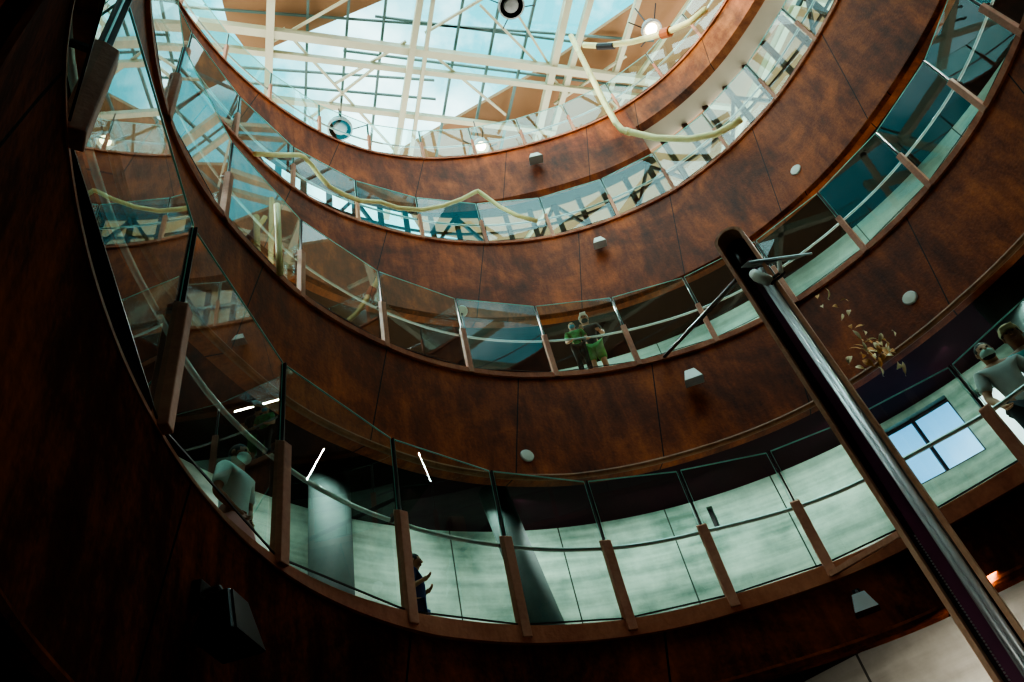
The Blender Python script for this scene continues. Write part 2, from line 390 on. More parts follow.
# lowest gallery wall and the glowing panes set in it
def ah(px, py, r=R1W): return hit(px, py, lambda a: r)
print('WINDOW a', ah(690, 480), ah(722, 522), 'b', ah(872, 420), ah(930, 470), ah(960, 500))
HOLES1 = []
a_l, h_hi = ah(703, 500); a_r, h_lo = ah(722, 530); HOLES1.append((a_r, a_l, h_lo, 7.3))
a_l, h_x = ah(872, 435); a_r, h_y = ah(962, 425); HOLES1 += [(a_r-.5, a_l, 6.1, 7.35), (51.0, 60.5, 4.75, 5.4)]
a_l, h_x = ah(1000, 330); a_r, _ = ah(1040, 330); HOLES1.append((a_r-4, 50.0, 5.6, 7.1))
wall('wall_lower', 'board marked concrete wall behind the lowest gallery', R1W, 2.8, 7.52, M['wall'], HOLES1)
wall('wall_middle', 'concrete wall behind the second gallery', R2W, 9.25, 13.72, M['wall2'])
for i, h in enumerate(HOLES1):
    mb = MB(); n = 4
    for e in (h[2]+.04, h[3]-.04): mb.tube([cp(R1W+.15, h[0]+(h[1]-h[0])*j/n, e) for j in range(n+1)], .04, 6)
    for j in range(0, n+1, 2): mb.bar(cp(R1W+.15, h[0]+(h[1]-h[0])*j/n, h[2]), cp(R1W+.15, h[0]+(h[1]-h[0])*j/n, h[3]), .06)
    w = struct(mb.build('window_%d' % (i+1), M['darksteel']), 'dark framed window in the lowest gallery wall')
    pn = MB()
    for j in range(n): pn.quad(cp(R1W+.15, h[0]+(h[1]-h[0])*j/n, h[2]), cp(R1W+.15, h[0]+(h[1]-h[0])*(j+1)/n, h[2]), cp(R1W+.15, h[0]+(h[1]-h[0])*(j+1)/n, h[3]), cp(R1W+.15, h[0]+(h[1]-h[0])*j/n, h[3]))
    pn.build('window_pane', M['pane_blue'] if i in (1, 2) else M['pane_white'], w)  # panes glow in place of sky and outside reflections
# third gallery: curtain wall of steel bars and glass
mb = MB()
wall('wall_upper', 'solid back wall of the third gallery', R3W, 16.0, 19.5, M['brown'], (), 165, 285)  # added instead of glazing, keeps low sun off the third fascia
GA = [a for a in range(0, 360, 5) if not 165 <= a < 285]
for a in GA:
    mb.bar(cp(R3W, a, 16.05), cp(R3W, a, 19.3 if not (A4-70 < a < A4) else 19.95), .1, .16)
for h in (17.2, 18.4): mb.tube([cp(R3W, a, h) for a in range(-75, 166, 4)], .05, 6)
for a in [*range(0, 150, 20), 300, 320, 340]: mb.bar(cp(R3W, a, 16.1), cp(R3W, a+10, 19.3), .09); mb.bar(cp(R3W, a+10, 19.3), cp(R3W, a+20, 16.1), .09)
cw = struct(mb.build('window_4', M['brown']), 'curtain wall of steel bars behind the third gallery')
mb = MB()
for a in GA: mb.quad(cp(R3W+.05, a, 16.05), cp(R3W+.05, a+5, 16.05), cp(R3W+.05, a+5, 19.9), cp(R3W+.05, a, 19.9))
mb.build('window_pane', M['roofglass'], cw)
HG = [(-130, -85, -CZ, 1.4)]
wall('wall_outer', 'dark outer wall of the ground floor', R1W, -CZ, 2.46, M['brown'], HG, -180, 180)  # added to keep the lowest undersides dark, with a gap letting light in
for k, ro, h in ((1, R1W, 2.84), (2, R2W, 9.59), (3, R2W, 16.1)):
    struct(sweep(mixpt(k, ro), [(0, h), (1, h)], 0, 360, 'floor_finish', M['floor'], False), 'pale concrete floor of a gallery')  # pale floor tops added to bounce skylight onto the soffits above
# ground floor wall under the lowest gallery
p0, p1 = at(850, 682, 2.25), at(958, 628, 2.25); dv = (p1-p0); dv.z = 0; dv.normalize(); nv = Vector((-dv.y, dv.x, 0))
if nv.y < 0: nv = -nv
mb = MB()
for i, s_ in enumerate(((-6, 0), (0, 0),)): pass
a = p0-dv*5; b = p0+dv*6.5
for k, (z) in enumerate((0,)):
    for q_, (pt, u) in enumerate(((a, 0), (b, 11.5))): pass
i0 = 0
for (pt, u, z) in ((a, 0, 0), (b, 11.5, 0), (b, 11.5, 2.45+CZ), (a, 0, 2.45+CZ)):
    mb.uv[len(mb.v)] = (u, z); mb.v.append((pt.x, pt.y, z))
for (pt, u, z) in ((a, 0, 0), (b, 11.5, 0), (b, 11.5, 2.45+CZ), (a, 0, 2.45+CZ)):
    mb.uv[len(mb.v)] = (u, z); mb.v.append((pt.x+nv.x*.2, pt.y+nv.y*.2, z))
mb.f += [(0, 1, 2, 3), (7, 6, 5, 4), (0, 4, 5, 1), (3, 2, 6, 7), (0, 3, 7, 4), (1, 5, 6, 2)]
struct(mb.build('wall_ground', M['wall0']), 'pale concrete wall on the ground floor')

# ------------------------------------------------------------------ balustrades
POST = {
 1: [(68,135),(155,428),(278,560),(403,619),(516,636),(626,627),(730,607),(830,571),(918,523),(1024,458)],
 2: [(222,215),(300,294),(386,343),(471,367),(556,371),(638,360),(715,336),(795,300),(862,247),(927,183),(984,107),(1023,30)],
 3: [(235,135),(294,185),(359,219),(423,236),(487,239),(553,234),(618,214),(675,190),(728,148),(777,98),(816,39)],
 4: [(225,59),(271,98),(320,131),(370,151),(424,158),(476,155),(526,146),(575,131),(621,110),(660,74)]}
NAME = {1: 'lowest', 2: 'second', 3: 'third', 4: 'top'}
GP = {1: [((68,135),1.45),((155,428),1.92),((278,560),2.0),((403,619),1.92),((516,636),1.81),((626,627),1.67),((730,607),1.55),((830,571),1.40),((1024,458),1.14)],
      2: [((300,294),2.0),((471,367),1.98),((638,360),1.91),((862,247),1.8),((984,107),1.66)]}
def gfun(k):                                # the glass gets lower towards the right as the gallery climbs
    if k not in GP: return lambda a: 1.85 if k == 3 else 1.7
    q = sorted((degof(k, *p), g) for p, g in GP[k]); xs, ys = [x for x, _ in q], [y for _, y in q]
    def f(a):
        a = a % 360
        if a > xs[-1]: return ys[-1] + (ys[0]-ys[-1])*min(1, (a-xs[-1])/max(1, 360+xs[0]-xs[-1]))
        if a < xs[0]: return ys[0] + (ys[-1]-ys[0])*min(1, (xs[0]-a)/max(1, 360+xs[0]-xs[-1]))
        return float(np.interp(a, xs, ys))
    return f
for k in (1, 2, 3, 4):
    an = sorted(degof(k, *p) for p in POST[k]); stp = (an[-1]-an[0])/(len(an)-1)
    pre = [an[0]-stp*i for i in range(4, 0, -1)]; post = [an[-1]+stp*i for i in range(1, 4)]
    if k == 1: pre = [an[0]-stp*i for i in range(3, 0, -1)]; post = [an[-1]+stp*i for i in range(1, 3)]
    an = pre+an+post
    root = thing('glass_balustrade', {1: 'tall glass balustrade with rusty posts along the lowest, nearest gallery', 2: 'glass balustrade on the second gallery, with two visitors behind it',
        3: 'glass balustrade on the third gallery, below the pale grey soffit', 4: 'glass balustrade around the top gallery, right under the glazed roof'}[k], 'railing', (CTR[k].x, CTR[k].y, HT[k]+CZ))
    GF = gfun(k); H = HT[k]
    for a in an:
        ar = math.radians(a); n = Vector((math.cos(ar), math.sin(ar), 0)); t = Vector((-n.y, n.x, 0)); P = rp(k, a, 0, H)
        gh = GF(a); ph_ = gh*.555
        w = {1: .05, 2: .05, 3: .042, 4: .04}[k]
        def pt(o, s, z): return P+n*o+t*s+Vector((0, 0, z))
        pm = MB(); zb = -.12*cf(k, a); pm.hexa([pt(-.07, -w, zb), pt(.04, -w, zb), pt(.04, w, zb), pt(-.07, w, zb)], [pt(-.07, -w, ph_-.06), pt(.03, -w, ph_), pt(.03, w, ph_), pt(-.07, w, ph_-.06)])
        po = pm.build('post', M['post'], root, bevel=.008)
        fm = MB().box(pt(.0, 0, (ph_-.02+gh)/2), n*.025, t*.008, Vector((0, 0, (gh-ph_+.02)/2)))
        fm.build('post_fin', M['fin'], po)
        MB().bar(pt(.02, 0, ph_-.05), pt(.15, 0, ph_-.05), .03).build('rail_bracket', M['darksteel'], po)
    for i in range(len(an)-1):
        gap = math.degrees(.025/rad(k, an[i]))
        p, q = rp(k, an[i]+gap, 0.0, H), rp(k, an[i+1]-gap, 0.0, H)
        lo, hi, hj = Vector((0, 0, .03)), Vector((0, 0, GF(an[i]))), Vector((0, 0, GF(an[i+1])))
        gp = MB().quad(p+lo, q+lo, q+hj, p+hi).build('glass_panel', M['glass'], root)
        e = MB(); ew = .012 if k < 3 else .02
        e.bar(p+hi, q+hj, ew); e.bar(p+lo, p+hi, ew*.6); e.bar(q+lo, q+hj, ew*.6); e.build('panel_edge', M['edge'], gp)
        MB().bar(p+lo*1.0, q+lo*1.0, .01, .014).build('base_seal', M['fin'], gp)
    MB().tube([rp(k, a, .15, H+GF(a)*.535) for a in range(int(an[0]), int(an[0])+361, 2)], .024 if k < 3 else .03, 8, False).build('handrail', M['rail'], root, True)

# ------------------------------------------------------------------ columns
def col(name, label, pts, r):
    mb = MB(); mb.tube(pts, r, 28); return struct(mb.build(name, M['column'], None, True), label)
# leaning column behind the lowest gallery
f1 = at(552, 640, 2.83); 
a, h = hit(492, 488, lambda a: 6.9); topc = cp(6.9, a, 7.5)
a2, h2 = hit(545, 620, lambda a: 6.4); print('LEAN', a, h, a2, h2)
botc = cp(6.4, a2, 2.83); d_ = cp(6.4, a2, h2)
botc = d_+(d_-topc)*((h2-2.83)/(7.5-h2)) if 7.5-h2 > .2 else botc
col('concrete_column', 'leaning round concrete column behind the lowest gallery', [topc, botc], .26)
a, h = hit(330, 520, lambda a: 7.2); col('concrete_column', 'upright round concrete column at the left of the lowest gallery', [cp(7.2, a, 7.5), cp(7.2, a, 2.83)], .33)
a, h = hit(1000, 285, lambda a: 6.9); col('concrete_column', 'round grey concrete column at the right, under the second gallery', [cp(6.9, a, 7.5), cp(6.9, a, 2.83)], .5)

# ------------------------------------------------------------------ roof
HR = 26.0
tocz = lambda p: Vector((p.x, p.y, p.z+CZ))
def roofpt(px, py, h=HR): return tocz(at(px, py, h))
def roofbar(name, label, a, b, w, mat=M['beam'], h=HR, d=None, ext=.5):
    p, q = roofpt(*a, h), roofpt(*b, h); v = q-p; p -= v*ext; q += v*ext
    return struct(MB().bar(p, q, w, d or w*1.3).build(name, mat), label)
BIG = [((420,0),(396,155),.34),((433,0),(411,155),.22),((271,0),(268,92),.42),((198,23),(548,68),.42),((267,53),(598,92),.3),((274,99),(468,122),.3),((568,0),(538,133),.4),((590,0),(555,123),.34),((638,0),(615,73),.3),
       ((663,40),(560,190),.2)]
for i, (a, b, w) in enumerate(BIG): roofbar('roof_beam', 'cream steel roof beam', a, b, w*.62, h=HR+.035*i)
for i in range(1, 5):                                                       # same two directions carried on over the rest of the roof
    pass
bx = roofpt(404, 155)-roofpt(427, 0); by = roofpt(548, 68)-roofpt(198, 23); bx.normalize(); by.normalize(); o_ = roofpt(404, 100)
for k in range(-5, 6):
    if k >= 3 or k <= -2:
        c = o_+by*(k*4.6); struct(MB().bar(c-bx*22, c+bx*22, .26, .4).build('roof_beam', M['beam']), 'cream steel roof beam')
    c = o_-bx*(9+k*3.4)
    if k >= -1: struct(MB().bar(c-by*22, c+by*22, .26, .4).build('roof_beam', M['beam']), 'cream steel roof beam')
for a, b in [((307,41),(305,121)),((349,0),(340,119)),((386,0),(371,140)),((500,0),(475,127)),((463,0),(438,147)),((535,0),(508,117))]:
    roofbar('glazing_bar', 'thin grey green glazing bar', a, b, .09, M['mullion'], 26.6)
for a, b in [((274,85),(400,96)),((420,22),(560,40)),((280,70),(400,78)),((418,60),(640,88)),((420,118),(520,127)),((200,8),(560,34))]:
    roofbar('glazing_bar', 'thin grey green glazing bar', a, b, .07, M['mullion'], 26.72, ext=.3)
for a, b in [((294,40),(388,143)),((315,114),(374,68)),((488,13),(561,87)),((515,10),(548,63)),((275,40),(345,0)),((430,30),(480,0)),((341,80),(400,45)),((440,60),(500,110)),((560,100),(620,60)),((600,90),(650,140))]:
    roofbar('roof_brace', 'slender diagonal roof brace', a, b, .08, M['beam'], 26.25, ext=.1)
# glass sheet above the steel
mb = MB()
c0 = Vector((2.4, 8, 27.2+CZ))
for i in range(-10, 10):
    for j in range(-10, 10): mb.quad(c0+Vector((i*2.6, j*2.6, 0)), c0+Vector((i*2.6+2.6, j*2.6, 0)), c0+Vector((i*2.6+2.6, j*2.6+2.6, 0)), c0+Vector((i*2.6, j*2.6+2.6, 0)))
struct(mb.build('ceiling', M['roofglass']), 'glazed roof over the well')
def plate(label, pts, h=26.9, th=.2):
    P = [roofpt(x, y, h) for x, y in pts] if len(pts[0]) == 2 else [Vector(p) for p in pts]
    mb = MB(); n = len(P); up = Vector((0, 0, th)); mb.v = [tuple(p) for p in P]+[tuple(p+up) for p in P]
    mb.f = [tuple(range(n)), tuple(range(n, 2*n))[::-1]]+[(i, (i+1) % n, (i+1) % n+n, i+n) for i in range(n)]
    return struct(mb.build('roof_plate', M['tan']), label)
_q = [tuple(roofpt(x, y, 26.9)) for x, y in ((642,0),(541,70),(440,128),(380,163),(420,230))]; _z = _q[0][2]
plate('tan roof board beside the glazing', _q+[(22, 36, _z), (30, 34, _z), (30, 3, _z), (11.5, 3, _z)])
plate('small tan roof board at the upper left', [(218,-40),(222,0),(228,25),(250,55),(265,55),(275,46),(310,31),(383,0),(440,-30)])
plate('broad tan roof board over the near half of the well', [(-24, -20, 28.5), (30, -20, 28.5), (30, -2.5, 28.5), (-24, -2.5, 28.5)])
for k in range(7): struct(MB().bar((-20+k*7, -20, 28.1), (-16+k*7, 1, 28.1), .3, .5).build('roof_beam', M['beam']), 'cream steel roof beam')
plate('tan roof board high on the left', [(60,110),(110,60),(180,150),(215,230),(140,260)])

# ------------------------------------------------------------------ floodlights, discs, pendants
def frame_at(k, px, py):
    a, h = hit(px, py, lambda d: rad(k, d), CTR[k]); ar = math.radians(a); n = Vector((math.cos(ar), math.sin(ar), 0))
    return rp(k, a, 0, h), n, Vector((-n.y, n.x, 0))
def flood(k, px, py, label, s=1.0, body=None, face=None):
    P, n, t = frame_at(k, px, py); z = Vector((0, 0, 1)); body = body or M['lampgrey']; face = face or M['white']
    root = thing('floodlight', label, 'floodlight', P, 'floodlights on the gallery fascias')
    MB().box(P-n*.03*s+z*.2*s, t*.06*s, n*.03*s, z*.06*s).build('wall_bracket', M['blackgloss'], root, bevel=.005)
    MB().tube([P-n*.05*s+z*.2*s, P-n*.14*s+z*.2*s, P-n*.18*s+z*.13*s], .022*s, 8).build('arm', M['blackgloss'], root)
    c = P-n*.2*s
    def q(o, w, h): return c+n*o*s+t*w*s+z*h*s
    MB().hexa([q(-.15, -.19, -.17), q(-.15, .19, -.17), q(.1, .19, -.17), q(.1, -.19, -.17)], [q(-.06, -.1, .13), q(-.06, .1, .13), q(.08, .1, .13), q(.08, -.1, .13)]).build('housing', body, root, bevel=.012*s)
    MB().hexa([q(-.162, -.175, -.165), q(-.162, .175, -.165), q(-.15, .175, -.165), q(-.15, -.175, -.165)], [q(-.078, -.095, .115), q(-.078, .095, .115), q(-.06, .095, .115), q(-.06, -.095, .115)]).build('front_glass', face, root)
    return root
flood(4, 536, 164, 'pale floodlight on the deep top gallery fascia', 1.15)
flood(3, 600, 247, 'pale floodlight on the third gallery fascia', .95)
flood(2, 693, 382, 'pale grey floodlight in the middle of the second gallery fascia', .95)
flood(1, 864, 606, 'grey floodlight on the lowest fascia, beside the mast', .62, M['blackgloss'], M['lampgrey'])
flood(1, 192, 628, 'large unlit black floodlight under the lowest gallery, left', 1.0, M['black'], M['black'])
def disc(k, px, py, label, r=.13):
    P, n, t = frame_at(k, px, py); root = thing('wall_disc', label, 'wall disc', P, 'white discs on the fascias')
    MB().lathe(P+n*.01, -n, [(0, 0), (r, 0), (r, .03), (r*.92, .045), (0, .05)], 24).build('disc_face', M['white'], root)
    MB().lathe(P+n*.01, -n, [(r*1.06, -.01), (r*1.06, .025), (r*.98, .03)], 24).build('disc_rim', M['lampgrey'], root)
disc(3, 796, 170, 'white disc on the third gallery fascia, upper right')
disc(2, 910, 298, 'white disc on the second gallery fascia, right of the leaves', .12)
disc(2, 527, 456, 'white disc on the second gallery fascia, below the two visitors', .12)
# disc added behind the second balustrade in place of a reflection in its glass
a, h = hit(462, 311, lambda d: rad(2, d)+.35, CEN); P = rp(2, a, .35, h); n = (P-EYE).normalized()
root = thing('round_mirror', 'pale round disc on a stem behind the second gallery glass', 'mirror', rp(2, a, .35, 9.28))
MB().lathe(P, -n, [(0, -.02), (.11, -.02), (.12, 0), (.1, .02), (0, .03)], 24).build('disc_face', M['white'], root)
MB().tube([rp(2, a, .38, 9.28), rp(2, a, .38, h)], .02, 8).build('stem', M['darksteel'], root)
def pendant(px, py, h, label, r=.45, lit=False, top=26.0):
    P = roofpt(px, py, h); root = thing('pendant_lamp', label, 'pendant lamp', P, 'pendant lamps under the roof')
    z = Vector((0, 0, 1))
    MB().lathe(P, z, [(r*.9, -.12), (r, 0), (r*.85, r*.5), (r*.4, r*.85), (0, r*.9)], 24).build('lamp_shade', M['blackgloss'] if not lit else M['lampgrey'], root, True)
    MB().lathe(P, z, [(r*.9, -.12), (r*1.04, -.1), (r*1.04, 0), (r*.98, .02)], 24).build('shade_rim', M['lampgrey'], root)
    MB().ball(P-z*.02, r*.62, r*.62, r*.3).build('lens', M['bulb'] if lit else M['lampgrey'], root, True)
    MB().tube([P+z*r*.85, Vector((P.x, P.y, top+CZ))], .025, 6).build('cable', M['darksteel'], root)
    for j in range(4):
        a = j*PI/2+.4; v = Vector((math.cos(a), math.sin(a), 0)); MB().bar(P+v*r, P+v*r*2.2+z*r*.9, .03).build('stay', M['darksteel'], root)
    return root
pendant(180, 107, 24.0, 'dark domed pendant lamp on the left, hanging by the glass', .42)
pendant(340, 128, 24.6, 'domed pendant lamp just above the top gallery balustrade', .42)
pendant(511, 5, 24.6, 'dark domed pendant lamp at the top centre', .42)
pendant(996, 18, 14.5-.4, 'dark domed lamp behind the second gallery glass at the right', .4, top=14.0) if 0 else None
pendant(481, 146, 24.2, 'small lit lamp low behind the top gallery glass', .3, True)
pendant(651, 29, 24.2, 'small lit lamp beside the yellow tube', .34, True)

# ------------------------------------------------------------------ yellow tubes
def on_r(px, py, r):
    a, h = hit(px, py, lambda d: r); return cp(r, a, h)
def smooth_pts(P, n=4):
    out = []
    for i in range(len(P)-1):
        p0, p1, p2, p3 = P[max(i-1, 0)], P[i], P[i+1], P[min(i+2, len(P)-1)]
        for j in range(n):
            t = j/n; out.append(.5*((2*p1)+(p2-p0)*t+(2*p0-5*p1+4*p2-p3)*t*t+(-p0+3*p1-3*p2+p3)*t**3))
    return out+[P[-1]]
def ytube(label, runs, r):
    first = runs[0][0]; root = thing('yellow_tube', label, 'tube', first, 'yellow tubes strung across the well')
    for P in runs:
        MB().tube(P, r, 10).build('tube_length', M['yellow'], root, True)
    return root
RA = 7.35
runA = [[on_r(x, y, RA) for x, y in ((706,9),(690,22),(665,33),(632,42),(602,46),(584,45))], [on_r(x, y, RA) for x, y in ((571,36),(580,54),(592,78),(605,104),(616,123),(622,130),(630,132),(656,138),(690,139),(716,134),(733,125),(741,119))]]
ya = ytube('long pale yellow tube bent across the top gallery at the upper right', runA, .095)
MB().tube([on_r(598, 46.5, RA), on_r(614, 45.8, RA)], .115, 10).build('dark_sleeve', M['darksteel'], ya)
MB().tube([on_r(662, 34, RA), on_r(670, 31.5, RA)], .16, 10).build('orange_sleeve', M['orange'], ya)
MB().tube([on_r(626, 131, RA), on_r(630, 132.2, RA)], .115, 10).build('elbow_sleeve', M['yellow'], ya)
ytube('pale yellow tube zigzagging in front of the third gallery glass', [[on_r(x, y, 7.2) for x, y in ((255,154),(278,155),(299,155),(304,157),(311,164),(319,175),(330,187),(345,195),(360,201),(380,202),(398,208),(421,210),(443,206),(462,199),(475,192),(478,191),(481,193),(500,207),(518,216),(537,221))]], .06)
ytube('short upright pale yellow tube on the left, by the second gallery glass', [[on_r(x, y, 5.6) for x, y in ((277,205),(278,228),(279,252),(280,274))]], .05)  # a reflection in the glass, built as a tube

# ------------------------------------------------------------------ the mast
dm = ray(876, 450); dm = Vector((dm.x, dm.y, 0)).normalized(); MBASE = dm*6.5
MTOP = at(722, 226, 1); MTOPH = 6.5*MTOP.z/math.hypot(MTOP.x, MTOP.y)
mast = thing('mast', 'tall rusty steel mast with a rounded top and silver guide rails', 'mast', (MBASE.x, MBASE.y, 0))
fx = Vector((dm.y, -dm.x, 0)); fy = dm; fz = Vector((0, 0, 1))          # right, away, up
yaw = -.08; fx, fy = fx*math.cos(yaw)+fy*math.sin(yaw), fy*math.cos(yaw)-fx*math.sin(yaw)
def mp(x, y, z): return MBASE+fx*(x+.03-.11*z/8)+fy*y+fz*z
HM = MTOPH+CZ-.13; RWM = .175; ZA = HM-RWM
def arch(r, n=14): return [(-r, 0)]+[(-r*math.cos(PI*j/n), ZA+r*math.sin(PI*j/n)) for j in range(n+1)]+[(r, 0)]
def loop_strip(r0, r1, y0, y1):
    mb = MB(); A, B = arch(r0), arch(r1)
    for i in range(len(A)-1):
        p = [mp(A[i][0], y0, A[i][1]), mp(A[i+1][0], y0, A[i+1][1]), mp(A[i+1][0], y1, A[i+1][1]), mp(A[i][0], y1, A[i][1])]
        q = [mp(B[i][0], y0, B[i][1]), mp(B[i+1][0], y0, B[i+1][1]), mp(B[i+1][0], y1, B[i+1][1]), mp(B[i][0], y1, B[i][1])]
        mb.hexa(p, q)
    return mb
loop_strip(.135, .175, -.07, .14).build('casing', M['casing'], mast)
mb = MB(); A = arch(.15)
mb.v = [tuple(mp(x, .13, z)) for x, z in A]+[tuple(mp(x, .15, z)) for x, z in A]; nn = len(A)
mb.f = [tuple(range(nn)), tuple(range(nn, 2*nn))[::-1]]
mb.build('back_plate', M['darksteel'], mast)
for x in (-.012, .075): pass
MB().box(mp(-.035, .1, (HM-.45)/2), fx*.055, fy*.02, fz*((HM-.45)/2)).build('belt', M['purple'], mast)
MB().tube([mp(.04, .02, .1), mp(.04, .02, HM-.75)], .022, 10).build('guide_rail', M['steel'], mast, True)
MB().tube([mp(.088, .0, .1), mp(.088, .0, HM-.75)], .028, 10).build('guide_rail', M['steel'], mast, True)
MB().box(mp(.065, .05, (HM-.75)/2), fx*.055, fy*.012, fz*((HM-.75)/2)).build('rail_backing', M['lampgrey'], mast)
for j in range(24):
    z = .3+j*(HM-1.2)/24; MB().bar(mp(-.13, .09, z), mp(.01, .09, z+.08), .018).build('rung', M['darksteel'], mast)
for j in range(90):
    z = 2.6+j*.025
    if j < 60: MB().ball(mp(-.09, .06, z), .009, n=6, m=4).build('chain_link', M['lampgrey'], mast)
MB().tube([mp(-.04, .07, HM-.2), mp(-.02, .05, HM-.7)], .045, 12).build('motor', M['blackgloss'], mast, True)
zc = HM-.78
def mpx(px, py, off=0.0):                    # point on the mast's plane (off: nearer to the eye)
    d = ray(px, py); k_ = (6.5-off)/(d.x*dm.x+d.y*dm.y); return EYE+d*k_
car = MB().box((mpx(763, 274)+mpx(763, 274, .06))/2+fy*.05, fx*.1, fy*.05, fz*.07).build('carriage', M['lampgrey'], mast, bevel=.01)
MB().tube([mpx(753, 273, .12), mpx(757, 276, .13), mpx(769, 281, .13), mpx(771, 282, .12)], [.05, .065, .06, .045], 14).build('white_cylinder', M['white'], car, True)
MB().tube([mpx(762, 268, .16), mpx(764, 279, .16)], .02, 8).build('cylinder_band', M['steel'], car)
MB().tube([mpx(779, 262, .12), mpx(781, 272, .12)], .026, 8).build('clamp', M['white'], car)
MB().bar(mpx(768, 281, .08), mpx(783, 271, .08), .022).build('clamp_arm', M['darksteel'], car)
MB().bar(mpx(771, 284, .08), mpx(785, 273, .06), .022).build('clamp_arm', M['darksteel'], car)
a_, b_, c_, d_2, e_ = mpx(741, 268, .1), mpx(749, 261, .1), mpx(812, 253, .1), mpx(797, 259, .04), mpx(752, 268, .04)
pl = MB(); q_ = [a_, b_, c_, d_2, e_]; up_ = Vector((0, 0, .012)); pl.v = [tuple(p) for p in q_]+[tuple(p+up_) for p in q_]
pl.f = [(0, 1, 2, 3, 4), (9, 8, 7, 6, 5)]+[(i, (i+1) % 5, (i+1) % 5+5, i+5) for i in range(5)]
pl.build('arm_plate', M['lampgrey'], car)
MB().tube([mpx(749, 262, .1), mpx(812, 253.5, .1)], .012, 6).build('arm_rod', M['steel'], car)
# ties to the galleries
t1 = rp(1, degof(1, 832, 586), -.03, 2.9); hm = 6.5*at(901, 532, 1).z/math.hypot(*at(901, 532, 1).xy); MB().bar(t1, mp(-.165, 0, hm+CZ), .05).build('tie_bar', M['post'], mast)
t2 = rp(2, degof(2, 664, 358), -.03, 9.35); hm = 6.5*at(737, 278, 1).z/math.hypot(*at(737, 278, 1).xy); MB().tube([t2, mp(-.165, 0, hm+CZ)], .035, 8).build('tie_rod', M['fin'], mast)

# ------------------------------------------------------------------ falling leaves
LP = [(818,297),(823,307),(844,301),(842,317),(850,312),(849,313),(851,327),(857,335),(860,340),(864,333),(868,343),(872,340),(876,343),(880,338),(884,343),(888,347),(855,349),(850,360),(861,356),(866,352),(870,350),(873,352),(878,350),(882,350),(886,352),(890,356),(893,352),(865,347),(862,348),(860,368),(868,363),(875,356),(880,362),(880,371),(897,366),(904,368),(859,327),(826,293),(835,307),(893,333),(869,355),(877,347),(883,357),(889,350),(872,345),(881,344)]
protos = []
def leaf_mesh(mat, L, Wd, curl):
    mb = MB(); n = 6
    for i in range(n+1):
        t = i/n; w = Wd*math.sin(PI*min(1, t*1.02))**.8*(1-.25*t)
        z = curl*math.sin(t*PI); mb.v += [((-w), (t-.5)*L, z+abs(w)*.3), (0, (t-.5)*L, z), (w, (t-.5)*L, z+abs(w)*.3)]
    for i in range(n):
        for j in range(2): a = i*3+j; mb.f.append((a, a+1, a+4, a+3))
    mb.tube([(0, -.5*L, 0), (0, -.62*L, .01)], .004, 5)
    return mb
for i, (mat, L, w, c) in enumerate((('leaf', .2, .034, .02), ('leaf_pale', .17, .032, .03), ('leaf', .14, .042, .03), ('leaf_pale', .2, .026, .02))):
    me = leaf_mesh(M[mat], L, w, c); protos.append(me)
for i, (x, y) in enumerate(LP):
    big = i in (17, 34); tone = 'pale tan' if i % 2 else 'brown'
    d = ray(x, y); dh = math.hypot(d.x, d.y); s_ = 7.6+random.uniform(-.35, .35); p = d*(s_/dh)
    lab = {0: 'topmost pale dry leaf falling beside the mast, apart from the cluster', 34: 'large pale dry leaf at the lower right of the falling cluster', 35: 'curled thin dry leaf at the far right of the falling cluster', 39: 'single brown leaf above the right of the falling cluster'}.get(i, 'small dry brown leaf falling in a cluster beside the mast')
    o = protos[(3 if i == 35 else 2 if big else i % 4)].build('falling_leaf', M['leaf_pale'] if i % 2 or big else M['leaf'])
    tag(o, lab, 'leaf', 'dry leaves falling beside the mast'); o.location = W(p)
    o.rotation_euler = (random.uniform(.7, 1.9), random.uniform(-.7, .7), random.uniform(-.8, .8)+.2)
    o.scale = (.95,)*3 if big else (random.uniform(.62, 1.0),)*3

# ------------------------------------------------------------------ people
def skin_mesh(name, chains, mat, parent, loc, sub=1):
    """chains: lists of (point, radius); each chain's points join by equal coordinates to one surface"""
    V, Rr, Ed, ix = [], [], [], {}
    roots = []
    for ch in chains:
        prev = None
        for p, r in ch:
            key = tuple(round(c, 4) for c in p)
            if key not in ix: ix[key] = len(V); V.append(p); Rr.append(r)
            if prev is not None and prev != ix[key]: Ed.append((prev, ix[key]))
            prev = ix[key]
    me = bpy.data.meshes.new(name); me.from_pydata([tuple(v) for v in V], Ed, [])
    o = bpy.data.objects.new(name, me); COL.objects.link(o)
    md = o.modifiers.new('skin', 'SKIN'); md.use_smooth_shade = True
    par = list(range(len(V)))
    def fnd(i):
        while par[i] != i: i = par[i]
        return i
    for a, b in Ed: par[fnd(a)] = fnd(b)
    seen = set()
    for i, sv in enumerate(me.skin_vertices[0].data):
        r = Rr[i]; sv.radius = (r, r) if not isinstance(r, tuple) else r
        f_ = fnd(i)
        if f_ not in seen: sv.use_root = True; seen.add(f_)
        else: sv.use_root = False
    if sub:
        ms = o.modifiers.new('sub', 'SUBSURF'); ms.levels = sub; ms.render_levels = sub
    bpy.context.view_layer.update()
    dg = bpy.context.evaluated_depsgraph_get(); ev = o.evaluated_get(dg)
    m2 = bpy.data.meshes.new_from_object(ev); o.modifiers.clear(); o.data = m2; m2.name = name; bpy.data.meshes.remove(me)
    m2.materials.clear(); m2.materials.append(mat); m2.shade_smooth()
    if parent is not None: o.parent = parent
    return o
